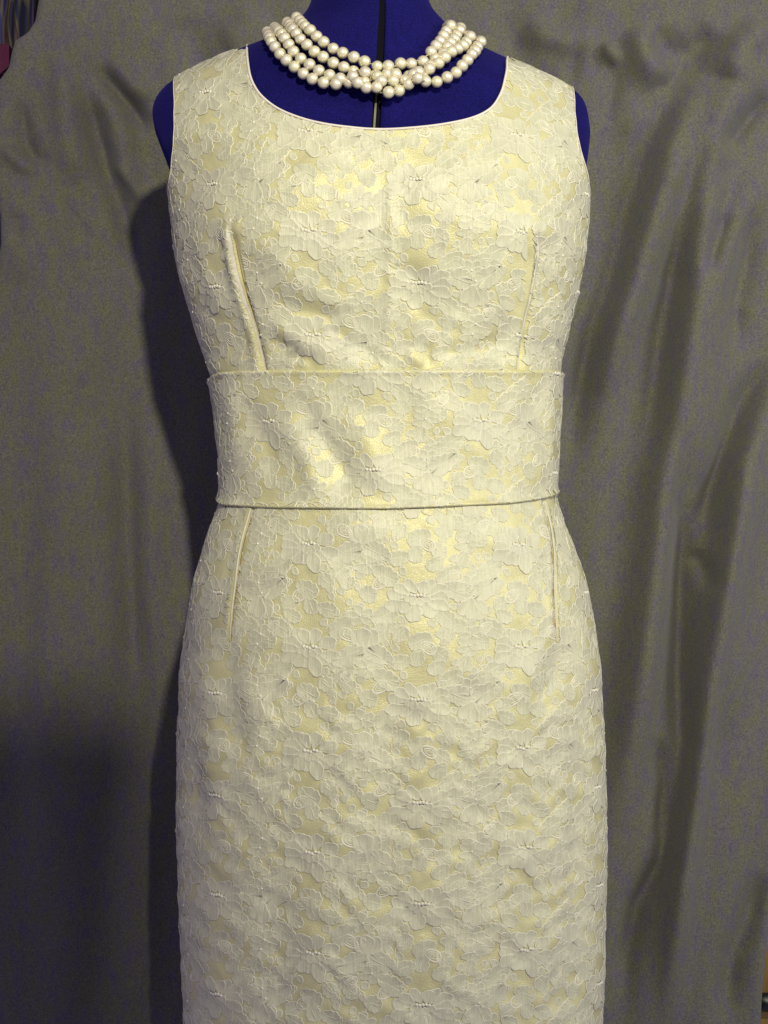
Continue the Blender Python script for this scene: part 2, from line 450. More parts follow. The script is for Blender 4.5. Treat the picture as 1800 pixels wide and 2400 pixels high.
# ------------------------------------------------------------------ dress
dress = empty('lace_dress', (0, 0, zv(2900)), 'sleeveless ivory floral lace dress with scoop neck and wide waistband on a navy form', 'dress')
def dpart(o, parent):
    o.parent = parent
    if parent is dress: o.location = (0, 0, -dress.location.z)
    return o
NECK = [(530, 98), (534, 135), (545, 178), (572, 214), (620, 244), (700, 267), (800, 277), (900, 274), (1000, 260), (1056, 237), (1084, 200), (1095, 160), (1098, 124)]
ARM_L = [(368, 168), (373, 230), (372, 280), (369, 330), (366, 380), (363, 425)]
ARM_R = [(1243, 187), (1246, 240), (1252, 300), (1262, 350), (1271, 400), (1274, 430)]
neck_uv = smooth_path(NECK, 110)
armL_uv = smooth_path(ARM_L, 50); armR_uv = smooth_path(ARM_R, 50)
nth, nz = to_surface(neck_uv[:, 0], neck_uv[:, 1])
alt, alz = to_surface(armL_uv[:, 0], armL_uv[:, 1])
art, arz = to_surface(armR_uv[:, 0], armR_uv[:, 1])
# ends sit exactly on the shoulder and side lines
def fade_to(th, target, k=10, both=True):
    w = np.linspace(0, 1, k); t = th.copy()
    t[:k] = target*(1-w)+t[:k]*w
    if both: t[-k:] = target*w+t[-k:]*(1-w)
    return t
nth[0] = math.pi; nth[-1] = 0.0
nth[1:-1] = np.clip(nth[1:-1], .03, math.pi-.03)
nz[0] = zv(98); nz[-1] = zv(123)
alt[-6:] = np.linspace(alt[-7], math.pi, 7)[1:]; art[-6:] = np.linspace(art[-7], 0, 7)[1:]
alt[0] = math.pi; art[0] = 0.0; alt[1:-1] = np.clip(alt[1:-1], 1, math.pi-.02); art[1:-1] = np.clip(art[1:-1], .02, 2)
print('ARM', alt[:5], art[:5], alz[:5], arz[:5], 'NECK', nth[:4], nz[:4], nth[-4:], nz[-4:])
alz[0], alz[-1] = zv(166), zv(425); arz[0], arz[-1] = zv(187), zv(430)
alz = np.sort(alz)[::-1]; arz = np.sort(arz)[::-1]
ZB = zv(850)
OFF_D = -.0022
WTH = .17      # metres per radian: makes the parameter plane roughly isotropic
def cdt_patch(boundary, step, th_scale=WTH):
    B = [Vector((t*th_scale, z)) for t, z in boundary]
    tmin = min(b.x for b in B); tmax = max(b.x for b in B); zmin = min(b.y for b in B); zmax = max(b.y for b in B)
    xs = np.arange(tmin+step*.5, tmax, step); zs = np.arange(zmin+step*.5, zmax, step)
    bx = np.array([b.x for b in B]); bz = np.array([b.y for b in B])
    X, Z = np.meshgrid(xs, zs); X = X.ravel(); Z = Z.ravel()
    inside = np.zeros(len(X), bool); mind = np.full(len(X), 1e9)
    j = len(B)-1
    for i in range(len(B)):
        xi, zi, xj, zj = bx[i], bz[i], bx[j], bz[j]
        if zi != zj:
            m = ((zi > Z) != (zj > Z)) & (X < (xj-xi)*(Z-zi)/(zj-zi)+xi); inside ^= m
        dx, dz = xj-xi, zj-zi; q = dx*dx+dz*dz+1e-15
        t = np.clip(((X-xi)*dx+(Z-zi)*dz)/q, 0, 1); mind = np.minimum(mind, np.hypot(X-xi-t*dx, Z-zi-t*dz)); j = i
    k = inside & (mind > step*.45)
    pts = B+[Vector((x, z)) for x, z in zip(X[k], Z[k])]
    n = len(B)
    r = mgeo.delaunay_2d_cdt(pts, [], [list(range(n))], 1, 1e-7)
    V = np.array([(p.x/th_scale, p.y) for p in r[0]]); F = np.array([f[:] for f in r[2]], dtype=int)
    return V, F
def lin(a, b, n): return np.linspace(a, b, n+1)[:-1]
bd = []
bd += [(t, z) for t, z in zip(nth, nz)][:-1]                       # neckline, left to right
bd += [(0.0, z) for z in lin(nz[-1], arz[0], 12)]                  # right shoulder seam
bd += [(t, z) for t, z in zip(art, arz)][:-1]
bd += [(0.0, z) for z in lin(arz[-1], ZB, 60)]
bd += [(t, ZB) for t in lin(0, math.pi, 240)]
bd += [(math.pi, z) for z in lin(ZB, alz[-1], 60)]
bd += [(t, z) for t, z in zip(alt[::-1], alz[::-1])][:-1]
bd += [(math.pi, z) for z in lin(alz[0], nz[0], 12)]
V, F = cdt_patch(bd, .0021)
P = body(V[:, 0], V[:, 1], 'bodice', OFF_D)
bodice = dpart(link_mesh('bodice', P, F, M_SATIN, None, np.stack([(math.pi/2-V[:, 0])*WTH, V[:, 1]], 1)), dress)
# the back of the bodice, cut the same way but higher at the neck
bb = []
zsh = zv(98)
for t, z in zip(np.linspace(math.pi, 2*math.pi, 60), zv(110)-.035*np.sin(np.linspace(0, math.pi, 60))**.5): bb.append((t, z))
bb[0] = (math.pi, nz[0]); bb[-1] = (2*math.pi, nz[-1])
bb += [(2*math.pi, z) for z in lin(nz[-1], arz[0], 10)][1:]
bb += [(2*math.pi-t, z) for t, z in zip(art, arz)][:-1]
bb += [(2*math.pi, z) for z in lin(arz[-1], ZB, 40)]
bb += [(t, ZB) for t in lin(2*math.pi, math.pi, 90)]
bb += [(math.pi, z) for z in lin(ZB, alz[-1], 40)]
bb += [(2*math.pi-t, z) for t, z in zip(alt[::-1], alz[::-1])][:-1]
bb += [(math.pi, z) for z in lin(alz[0], nz[0], 10)]
V2, F2 = cdt_patch(bb, .005)
dpart(link_mesh('bodice_back', body(V2[:, 0], V2[:, 1], 'bodice', OFF_D), F2, M_LACE, None, np.stack([V2[:, 0]*WTH, V2[:, 1]], 1)), dress)

def edge_tube(name, th, z, r, parent, part='bodice', off=OFF_D+.0006, material=None, sq=1.0):
    p = body(th, z, part, off); v, f = tube(p, r, 8, sq)
    return link_mesh(name, v, f, material or M_PIPE, parent)
edge_tube('neckline_facing', nth, nz, .0010, bodice)
edge_tube('armhole_edge', alt, alz, .0004, bodice)
edge_tube('armhole_edge', art, arz, .0004, bodice)

# waistband
def topz(th):
    u = np.interp(th, [0, .35, .8, 1.57, 2.3, 2.75, math.pi], [806, 800, 800, 806, 812, 818, 826])
    return u
def band_v(th): 
    tt = np.clip(th, 0, math.pi)
    top = np.interp(tt, [0, .3, .8, 1.57, 2.3, 2.8, math.pi], [806, 812, 822, 830, 828, 826, 826])
    bot = np.interp(tt, [0, .3, .8, 1.57, 2.3, 2.8, math.pi], [1064, 1072, 1086, 1100, 1099, 1092, 1080])
    return top, bot
def band_z(th):
    # photo heights of the front turned into real heights
    tt = np.clip(th, 0, math.pi); y = -.105*np.sin(tt)**.88
    tv = np.interp(tt, [0, .3, .8, 1.57, 2.3, 2.75, math.pi], [806, 799, 797, 796, 797, 803, 824])
    bv = np.interp(tt, [0, .3, .8, 1.57, 2.3, 2.8, math.pi], [1063, 1072, 1088, 1101, 1098, 1092, 1080])
    f = (D+y)/D
    back = th > math.pi
    zt = (V0-tv)*S*f; zb = (V0-bv)*S*f
    w = np.clip((th-math.pi)/math.pi, 0, 1)
    zt = np.where(back, zv(824)*(1-w)+zv(806)*w, zt); zb = np.where(back, zv(1080)*(1-w)+zv(1063)*w, zb)
    return zt, zb
nb = 420
thb = np.linspace(0, 2*math.pi, nb, endpoint=False)
zt, zb = band_z(thb)
for _ in range(6):
    zt = (np.roll(zt, 1)+zt+np.roll(zt, -1))/3; zb = (np.roll(zb, 1)+zb+np.roll(zb, -1))/3
tb = np.concatenate([[0, .003, .008, .016, .028, .045], np.linspace(.07, .94, 44), [.958, .972, .984, .992, .997, 1.0]])
hb = np.interp(tb, [0, .003, .008, .016, .028, .045, .95, .972, .984, .992, .997, 1], [-.0035, .0008, .0024, .0037, .0039, .0030, .0017, .0026, .0036, .0032, .0018, .0002])
def band_pt(th, t, off):
    zt_ = np.interp(th % (2*math.pi), np.append(thb, 2*math.pi), np.append(zt, zt[0])); zb_ = np.interp(th % (2*math.pi), np.append(thb, 2*math.pi), np.append(zb, zb[0]))
    return body(th, zt_*(1-t)+zb_*t, 'band', off)
TH, T = np.meshgrid(thb, tb); H = np.repeat(hb[:, None], nb, 1)
P = band_pt(TH, T, H+OFF_D)
band = dpart(link_mesh('waistband', P.reshape(-1, 3), grid_faces(len(tb), nb, True), M_SATIN, None,
             np.stack([((math.pi/2-TH)*.15).ravel(), (P[..., 2]).ravel()], 1)), dress)
ztf = lambda th: np.interp(th % (2*math.pi), np.append(thb, 2*math.pi), np.append(zt, zt[0]))
zbf = lambda th: np.interp(th % (2*math.pi), np.append(thb, 2*math.pi), np.append(zb, zb[0]))
# skirt
ns = 460
ths = np.linspace(0, 2*math.pi, ns, endpoint=False)
ts = np.linspace(0, 1, 420)
ztop = np.interp(ths, np.append(thb, 2*math.pi), np.append(zb, zb[0]))+.004
zz = ts[:, None]*(zv(2900)-ztop[None, :])+ztop[None, :]
TH = np.repeat(ths[None], len(ts), 0)
P = body(TH, zz, 'skirt', OFF_D)
skirt = dpart(link_mesh('skirt', P.reshape(-1, 3), grid_faces(len(ts), ns, True), M_SATIN, None,
              np.stack([((math.pi/2-TH)*.19).ravel(), zz.ravel()], 1)), dress)
# darts: a pressed roll of cloth and a brown tube painting the glow in its crease
M_CREASE = m_plain('crease_glow_brown', (0.26, 0.17, 0.07), 0.8)
M_ROLL = m_plain('pressed_satin_fold', (0.54, 0.515, 0.40), 0.6)
def dart(pl, part, parent, dx, radii, sq):
    q = smooth_path(pl, 60); n_ = np.linspace(0, 1, 60)
    t_, z_ = to_surface(q[:, 0]+dx*np.interp(n_, [0, .3, 1], [1.1, 1, .45]), q[:, 1])
    rr = np.interp(n_, [k[0] for k in radii], [k[1] for k in radii])
    edge_tube('dart', t_, z_, rr, parent, part, OFF_D+(-.0002 if part == 'bodice' else .0008), M_ROLL, sq)
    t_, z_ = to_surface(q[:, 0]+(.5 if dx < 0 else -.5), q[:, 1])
    edge_tube('dart_crease_glow', t_, z_, np.interp(n_, [0, .15, .7, 1], [.0002, .0006, .0005, .0003]), parent, part, OFF_D+.0001, M_CREASE, 1)
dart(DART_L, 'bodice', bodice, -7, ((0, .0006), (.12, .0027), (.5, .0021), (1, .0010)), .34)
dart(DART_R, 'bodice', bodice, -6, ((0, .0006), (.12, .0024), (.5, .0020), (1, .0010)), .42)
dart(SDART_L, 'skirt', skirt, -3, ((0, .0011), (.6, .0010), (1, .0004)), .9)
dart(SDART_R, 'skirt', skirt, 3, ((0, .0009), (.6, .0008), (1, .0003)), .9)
# centre front seam below the waist is hidden by lace; side seams
for t0 in (0.0, math.pi):
    z_ = np.linspace(zv(1110), zv(2890), 120)
    edge_tube('side_seam', np.full(120, t0), z_, .0006, skirt, 'skirt', OFF_D, M_PIPE)

# ------------------------------------------------------------------ lace
class Lace:
    """collects flat shapes (p, q, height, thread density) in metres on the cloth"""
    def __init__(s): s.v = []; s.f = []; s.n = 0
    def add(s, v, f): s.v.append(v); s.f.append(f+s.n); s.n += len(v)
    def shape(s, outline, lay, cord=.0008, lift=1.0):
        c = outline.mean(0); r = np.linalg.norm(outline-c, axis=1)[:, None]
        n = len(outline); dirn = (outline-c)
        k1 = np.clip(1-.4*cord/r, .3, 1); k2 = np.clip(1-1.0*cord/r, .2, 1)
        rings = [(outline, .00010*lift, .6), (c+dirn*k1, .00046*lift, .6), (c+dirn*k2, .00032, 0.0)]
        V = [np.c_[o, np.full(n, h+lay), np.full(n, w)] for o, h, w in rings]+[np.array([[c[0], c[1], .0005+lay, 0.0]])]
        f = []
        for k in range(2):
            a = np.arange(n)+k*n; b = (np.arange(n)+1) % n+k*n
            f.append(np.stack([a, b, b+n], 1)); f.append(np.stack([a, b+n, a+n], 1))
        a = np.arange(n)+2*n; b = (np.arange(n)+1) % n+2*n
        f.append(np.stack([a, b, np.full(n, 3*n)], 1))
        s.add(np.vstack(V), np.vstack(f))
    def cord(s, path, w=.0008, h=.0006, lay=0, closed=False, dens=.6):
        path = np.asarray(path, float); n = len(path)
        t = (np.roll(path, -1, 0)-np.roll(path, 1, 0)) if closed else np.gradient(path, axis=0)
        t /= np.linalg.norm(t, axis=1)[:, None]+1e-12; nn = np.stack([-t[:, 1], t[:, 0]], 1)*w/2
        tp = np.ones(n)
        if not closed: tp[0] = tp[-1] = .02; tp[1] = tp[-2] = .6
        nn = nn*tp[:, None]; h = h*tp
        V = np.vstack([np.c_[path-nn, np.full(n, .0001+lay)], np.c_[path, h+lay], np.c_[path+nn, np.full(n, .0001+lay)]])
        V = np.c_[V, np.full(len(V), dens)]
        m = n if closed else n-1
        i = np.arange(m); j = (i+1) % n; f = []
        for k in range(2): f += [np.stack([i+k*n, j+k*n, j+(k+1)*n], 1), np.stack([i+k*n, j+(k+1)*n, i+(k+1)*n], 1)]
        s.add(V, np.vstack(f))
    def bead(s, c, r=.0015, lay=0):
        a = np.linspace(0, 2*np.pi, 8, endpoint=False); V = []
        for rr, h in ((1, .0001), (.8, .0006), (.35, .0009)): V.append(np.c_[c[0]+r*rr*np.cos(a), c[1]+r*rr*np.sin(a), np.full(8, h+lay), np.full(8, .7)])
        V.append(np.array([[c[0], c[1], .0010+lay, .6]])); f = []
        for k in range(2):
            i = np.arange(8)+8*k; j = (np.arange(8)+1) % 8+8*k; f += [np.stack([i, j, j+8], 1), np.stack([i, j+8, i+8], 1)]
        i = np.arange(8)+16; j = (np.arange(8)+1) % 8+16; f.append(np.stack([i, j, np.full(8, 24)], 1))
        s.add(np.vstack(V), np.vstack(f))
def rot(p, a): c, s_ = math.cos(a), math.sin(a); return np.stack([p[..., 0]*c-p[..., 1]*s_, p[..., 0]*s_+p[..., 1]*c], -1)
def petal(L, W, k=3, n=24):
    """ruffled petal, broad at its outer end"""
    t = np.linspace(0, 2*np.pi, n, endpoint=False); ph = rng.uniform(0, 3)
    sc = .10*min(L, W)*np.abs(np.cos(k*t+.3*ph))*(np.cos(t) > -.4)
    wob = 1+.07*np.sin(2*t+ph)+.05*np.sin(3*t+2*ph)
    x = (L/2*wob+sc)*np.cos(t); y = (W/2*wob+sc)*np.sin(t)*(1+.32*np.cos(t))
    return np.stack([x+L/2, y], 1)
def leaf(L, W, n=34, teeth=5):
    t = np.linspace(0, 2*np.pi, n, endpoint=False); bend = rng.normal(0, .04)
    saw = .13*W*np.abs(np.sin(teeth*t+.3))
    x = L/2*np.cos(t); y = (W/2*np.sin(t)*np.abs(np.sin(t))**.25+saw*np.sign(np.sin(t)))*(1-.22*np.cos(t))
    y += (.06+bend)*L*(np.cos(t)**2)*.5
    return np.stack([x+L/2, y], 1)
mm = .001
def J(s): return float(rng.normal(0, s))
def placer(at, mir):
    def T(p): q = np.asarray(p, float).copy(); q[..., 0] *= mir; return q+at
    return T
def flower(at, mir):
    """ruffled rose: upright petals above, hanging petals below, a row of knots between"""
    K = Lace(); T = placer(at, mir); l0 = .0003
    for k, (x, y, a, L, W) in enumerate(((-14, 2, 2.95, 14, 9), (15, 0, .15, 15, 10), (-11, 3, 2.45, 13, 9), (8.5, 3, 1.15, 16, 8.5), (-3, 4, 1.85, 15, 8.2), (3.5, 4, 1.45, 13, 8),
                         (13, 2, .6, 15, 9), (-13, -2, 3.6, 15, 10), (12, -2, -.45, 16, 9.5), (-8, -3, -2.35, 12, 8.6), (7, -3, -1.0, 14, 9.4), (-2, -3.5, -1.75, 17, 9.5), (3, -3.5, -1.35, 12, 8))):
        q = rot(petal((L+J(1.2))*mm, (W+J(.9))*mm, random.choice((2, 3)), 26), a+J(.1))*np.array([1.12, .86])
        K.shape(T(q+np.array([x*.62, y])*mm), l0+.0001*(k % 3))
    for k in range(4):
        K.shape(T(rot(petal(7.0*mm, 5.6*mm, 2, 16), -1.3+(k-2)*.85+J(.15))+np.array([(k-1.5)*2.2, 1.0])*mm), l0+.0004)
    for k in range(5): K.bead(T(np.array([-4.8+2.5*k, 2.4+J(.5)])*mm), .0015, l0+.0006)
    return K
def spray(at, mir, up):
    """pair of pointed wing leaves with three short petals"""
    K = Lace(); T = placer(at, mir); sg = 1 if up else -1; l0 = .00025
    for k, (a, L, W) in enumerate(((2.75, 26, 14), (.42, 27, 13.5))):
        K.shape(T(rot(leaf((L+J(.6))*mm, (W+J(.5))*mm, 40, 6), sg*a+J(.05))+np.array([J(.4), 0])*mm), l0+.0001*k)
        s_ = np.linspace(.06, .72, 9); K.cord(T(rot(np.stack([s_*L, .8*np.sin(s_*3)], 1)*mm, sg*a)), .0007, .0004, l0+.0005)
    for k, (a, L, W) in enumerate(((.9, 15, 10), (2.2, 15, 10), (1.5, 16, 10))):
        K.shape(T(rot(petal((L+J(.5))*mm, (W+J(.4))*mm, 2, 24), -sg*a+J(.05))+np.array([0, -sg*.8])*mm), l0+.0001*k)
    return K
def greens(K, at, mir, odd):
    T = placer(at, mir)
    # florets
    for (x, y, n) in ((44, -29, 6), (41, -37, 5), (-40, 27, 5)):
        b = np.array([x, y])*mm; r0 = J(1)
        for k in range(n):
            a = r0+2*math.pi*k/n
            K.shape(T(rot(petal(8.6*mm, 6.8*mm, 2, 16), a)*np.array([1.15, .85])+rot(np.array([.9*mm, 0]), a)+b), .0001+.0001*(k % 2))
        K.bead(T(b), .0012, .0004)
    # serrated leaves round the rose
    for (x, y, a, L, W) in ((-17, 13, 2.5, 19, 9.5), (18, 13, .55, 18, 9), (-18, -9, 3.6, 18, 9), (17, -11, -.55, 18, 9), (-5, -37, .5, 16, 9.5), (-2, 30, 1.2, 12, 8), (10, 24, .5, 13, 7), (-20, 30, .2, 14, 8), (27, -20, -.1, 14, 7.5),
                            (-34, 2, 2.9, 12, 9), (30, 6, .1, 13, 8), (-24, -18, 3.9, 13, 8.5), (-34, -30, .5, 12, 8), (22, 34, 2.6, 13, 8), (20, -31, .9, 12, 8), (-10, -24, -2.4, 12, 8), (36, 26, 1.2, 11, 8)):
        a += J(.08); b = (np.array([x, y])-2.2*np.array([math.cos(a), math.sin(a)]))*mm; L_ = L*1.28*mm; W = W*1.35
        K.shape(T(rot(leaf(L_, W*mm), a)+b), .00005+abs(J(.0001)))
        s_ = np.linspace(.08, .75, 9); K.cord(T(rot(np.stack([s_*L_, .03*L_*np.sin(s_*3)], 1), a)+b), .0007, .0004, .0005)
    # scrolled open leaves: one oval cord inside another
    for (x, y, a, L, W) in ((-30, 12, .6, 13, 8), (8, -38, -.5, 13, 8), (31, 18, -.6, 11, 7), (-30, -20, -.7, 12, 7)):
        t = np.linspace(0, 2*np.pi, 22, endpoint=False); b = np.array([x, y])*mm
        for q in (1, .62):
            o = np.stack([np.cos(t)*L*q/2, np.sin(t)*W*q/2*(1+.25*np.cos(t))], 1)*mm
            if q == 1: o = o*(1+.07*np.abs(np.sin(5*t)))[:, None]
            K.cord(T(rot(o, a)+b), .0016 if q == 1 else .0009, .0007, .0001, True)
        K.shape(T(rot(np.stack([np.cos(t)*L*.20, np.sin(t)*W*.18], 1)*mm, a)+b), 0)
    # long scalloped stems that frame the open lozenges of net
    for pl in (((-14, -12), (-26, -20), (-37, -24), (-44, -34)), ((12, -14), (20, -24), (24, -34), (16, -42)), ((-10, 16), (-20, 24), (-30, 32), (-44, 40)),
               ((14, 14), (24, 24), (34, 30), (44, 40)), ((30, -2), (36, -12), (38, -20), (44, -26)), ((-8, -16), (-14, -24), (-22, -34), (-20, -44))):
        c = smooth_path(np.array(pl, float), 40)*mm
        t = np.gradient(c, axis=0); t /= np.linalg.norm(t, axis=1)[:, None]; nn = np.stack([-t[:, 1], t[:, 0]], 1)
        c2 = c+nn*(np.abs(np.sin(np.arange(40)*.5))*.0012)[:, None]
        K.cord(T(c2), .0010, .0007)
        for i in range(4, 38, 6):
            a = math.atan2(nn[i, 1], nn[i, 0]); K.shape(T(rot(petal((6.4+J(.6))*mm, (6.2+J(.5))*mm, 2, 14), a+(math.pi if i % 12 == 4 else 0))+c[i]), .00003)

# arc-length tables p -> theta for each height
Pg = np.linspace(-.34, .34, 341)
def arc_table(zr, part):
    thg = np.linspace(math.pi/2-2.3, math.pi/2+2.3, 461); out = np.empty((len(zr), len(Pg)))
    for i, z in enumerate(zr):
        q = body(thg, np.full(len(thg), z), 'form', 0)
        L = np.concatenate([[0], np.cumsum(np.linalg.norm(np.diff(q, axis=0), axis=1))]); L -= L[230]
        out[i] = np.interp(Pg, -L[::-1], thg[::-1])
    return out
ZR = np.linspace(zv(2420), zv(90), 300); AT = arc_table(ZR, 'form')
def th_of(p, z):
    i = np.clip((z-ZR[0])/(ZR[1]-ZR[0]), 0, len(ZR)-1.001); j = np.clip((p-Pg[0])/(Pg[1]-Pg[0]), 0, len(Pg)-1.001)
    i0 = i.astype(int); j0 = j.astype(int); a = i-i0; b = j-j0
    return (AT[i0, j0]*(1-a)*(1-b)+AT[i0+1, j0]*a*(1-b)+AT[i0, j0+1]*(1-a)*b+AT[i0+1, j0+1]*a*b)

def in_poly(x, z, bx, bz):
    ins = np.zeros(len(x), bool); j = len(bx)-1
    for i in range(len(bx)):
        if bz[i] != bz[j]: ins ^= ((bz[i] > z) != (bz[j] > z)) & (x < (bx[j]-bx[i])*(z-bz[i])/(bz[j]-bz[i])+bx[i])
        j = i
    return ins
BX = np.array([b[0] for b in bd]); BZ = np.array([b[1] for b in bd])
def lay_on(K, part):
    """cloth coordinates -> surface; returns verts, faces, uv with everything beyond the panel cut away"""
    if not K.n: return None
    v = np.vstack(K.v); f = np.vstack(K.f)
    z = v[:, 1]; th = th_of(v[:, 0], z)
    if part == 'bodice':
        ok = in_poly(th, z, BX, BZ); off = OFF_D
        ok |= (((th < 0) | (th > math.pi)) & (z < zv(440)) & (z > ZB))
        th = np.where(ok, th, th)
    elif part == 'band':
        ok = (z < ztf(th)-.0003) & (z > zbf(th)+.0002); off = OFF_D
        t = (ztf(th)-z)/(ztf(th)-zbf(th)); off = OFF_D+np.interp(t, tb, hb)
    else:
        ok = (z < zbf(th)+.0005) & (z > zv(2400)); off = OFF_D
    P = body(th, z, part, off)
    pu = U0+P[:, 0]/S*D/(D+P[:, 1]); pv = V0-P[:, 2]/S*D/(D+P[:, 1])
    for pl, a0, a1, pt in ((DART_L, -2, 10, 'bodice'), (DART_R, -2, 9, 'bodice'), (SDART_L, -3, 3, 'skirt'), (SDART_R, -3, 3, 'skirt')):
        if pt != part: continue
        d, fr = seg_d(pu, pv, pl); wdt = np.clip(1.15-fr*.6, .4, 1) if pt == 'bodice' else 1
        ok &= ~((-d > a0*1.0) & (-d < a1*wdt) & (P[:, 1] < 0))
        cut = (-d[f] < a0).any(1) & (-d[f] > a1*.6).any(1) & (np.abs(d[f]) < 110).all(1) & (fr[f] > .01).all(1) & (fr[f] < .99).all(1) & (P[f][:, :, 1] < 0).all(1)
        f = f[~cut]
    fo = ok[f].all(1); f = f[fo]
    if not len(f): return None
    e = 1e-4
    dth = body(th+e, z, part, off)-P; dz = body(th, z+e, part, off)-P
    n = np.cross(dth, dz); n /= np.linalg.norm(n, axis=1)[:, None]+1e-15
    c = P-np.array([0, 0.0, 0]); out = np.sign((n*np.stack([P[:, 0], P[:, 1], 0*z], 1)).sum(1)); n *= np.where(out == 0, 1, out)[:, None]
    P = P+n*v[:, 2:3]
    used, inv = np.unique(f, return_inverse=True)
    f = inv.reshape(f.shape)
    # consistent winding
    return P[used], f, v[used][:, :2], v[used][:, 3]
def thread_attr(o, w):
    a = o.data.attributes.new('thread', 'FLOAT', 'POINT'); a.data.foreach_set('value', np.asarray(w, dtype=np.float32)); return o
TW, THH = .086, .080
def lace_piece(K, part, parent):
    r = lay_on(K, part)
    if r is not None and len(r[1]) > 60: thread_attr(link_mesh('lace_flower', r[0], r[1], M_FLOWER, parent, r[2]), r[3])
for part, parent, z0, z1, ph in (('skirt', skirt, zv(2400), zv(1090), (.022, .012)), ('band', band, zv(1110), zv(795), (-.012, .03)), ('bodice', bodice, zv(850), zv(90), (.030, .018))):
    G = Lace()
    for c in range(-4, 5):
        for r_ in range(-9, 10):
            at = np.array([c*TW+ph[0], r_*THH+ph[1]+(THH*.5 if c % 2 else 0)])
            if abs(at[0]) > .33 or at[1] < z0-.06 or at[1] > z1+.06: continue
            mir = -1 if c % 2 else 1
            # woven lace repeats: the same drawing in every cell, mirrored in every other column
            rng = np.random.default_rng(11+c % 2); random.seed(3+c % 2)
            at = at+np.array([.0008*math.sin(7*c+r_), .0008*math.cos(5*r_+c)])
            greens(G, at, mir, c % 2)
            lace_piece(flower(at, mir), part, parent)
            lace_piece(spray(at+np.array([TW*.5, .001]), mir, c % 2 == 0), part, parent)
    r = lay_on(G, part)
    o = thread_attr(link_mesh('lace_ground', r[0], r[1], M_LACE, parent, r[2]), r[3]); o['kind'] = 'stuff'
rng = np.random.default_rng(5)

# ------------------------------------------------------------------ pearl necklace
def cr(pts): return [((550+.3918*x)*.9217, (.3918*y)*.9217) for x, y in pts]
S1 = [(368, 108), (415, 150), (460, 190), (503, 232), (557, 270), (610, 302), (670, 328), (735, 352), (800, 375), (868, 402), (948, 398), (1030, 376), (1110, 355), (1168, 318), (1196, 285), (1224, 250), (1250, 212), (1272, 178), (1287, 150)]
S2 = [(318, 132), (355, 185), (395, 235), (442, 280), (497, 322), (557, 360), (628, 392), (702, 418), (775, 432), (842, 462), (905, 494), (980, 505), (1048, 478), (1110, 448), (1165, 400), (1205, 345), (1250, 318), (1290, 262), (1325, 215), (1348, 165)]
S3 = [(238, 165), (268, 192), (298, 228), (330, 275), (367, 325), (413, 368), (470, 405), (535, 440), (605, 465), (678, 488), (740, 500), (800, 487), (868, 470), (925, 432), (950, 440), (1025, 455), (1085, 430), (1145, 425), (1190, 400), (1252, 350), (1308, 305), (1352, 285), (1384, 255), (1402, 220)]
S4 = [(195, 190), (215, 235), (240, 275), (272, 325), (317, 368), (365, 412), (423, 450), (485, 482), (555, 503), (628, 508), (705, 503), (765, 525), (840, 555), (920, 560), (998, 530), (1055, 500), (1110, 490), (1170, 497), (1232, 483), (1285, 460), (1335, 430), (1365, 395), (1395, 360), (1425, 325), (1447, 290), (1463, 248)]
PR = .0049
neck = empty('pearl_necklace', (0, 0, zv(150)), 'four strand cream pearl necklace twisted together at the front of the navy neck', 'necklace')
NZ = neck.location.z
pm = None
def sphere_mesh():
    vs = []; n, m = 20, 12
    for i in range(m+1):
        for j in range(n):
            a = math.pi*i/m; b = 2*math.pi*j/n; vs.append((PR*math.sin(a)*math.cos(b), PR*math.sin(a)*math.sin(b), PR*math.cos(a)))
    o = link_mesh('pearl', np.array(vs), grid_faces(m+1, n, True), M_PEARL); return o
proto = sphere_mesh(); first = True
for si, pts in enumerate((S1, S2, S3, S4)):
    uv = np.array(cr(pts)); lift = (.0, .0, .001, .001)[si]
    P3 = []
    for k, (u, v) in enumerate(uv):
        y = -.08
        for _ in range(14):
            x = (u-U0)*S*(D+y)/D; z = (V0-v)*S*(D+y)/D
            uL, uR, bf, bbk = sect(z); cx = ((uL+uR)/2-U0)*S; a = (uR-uL)/2*S
            c = (x-cx)/(a+PR); yy = -(bf+PR+.0005)*max(0, 1-c*c)**(.5*float(expo(z)))
            y = .6*y+.4*yy
        if len(uv)*.35 < k < len(uv)*.65: y -= (.0, .007, .003, .0085)[si]*math.sin(k*1.3+si)**2
        P3.append((x, y-lift, z))
    # close the loop behind the neck
    L, R = np.array(P3[0]), np.array(P3[-1]); back = []
    for t in np.linspace(0, 1, 9)[1:-1]:
        m = L*(1-t)+R*t; back.append((m[0], max(m[1], 0)+(.062+.004*si)*math.sin(math.pi*t)**.6, m[2]+.010*math.sin(math.pi*t)))
    P3 = np.array(P3+back[::-1]+[tuple(P3[0])])
    tot = np.linalg.norm(np.diff(smooth_path(P3, 2000), axis=0), axis=1).sum()
    n = int(round(tot/(2*PR*1.01)))
    q = smooth_path(P3, n+1)[:-1]
    v_, f_ = tube(smooth_path(P3, 260), .0004, 5)
    mid = (np.abs(q[:, 0]-.002) < .032) & (q[:, 1] < 0)
    q = q+np.where(mid[:, None], rng.normal(0, 1, q.shape)*np.array([.0007, .0014, .0016]), 0)
    st = link_mesh('strand', v_, f_, M_THREAD, neck); st.location = (0, 0, -NZ)
    for k in range(n):
        o = proto if first else proto.copy()
        if not first: COL.objects.link(o)
        first = False
        o.parent = st; o.location = q[k]+rng.normal(0, .00025, 3)
        o.rotation_euler = rng.uniform(0, 6, 3); o.scale = (1+J(.02),)*3

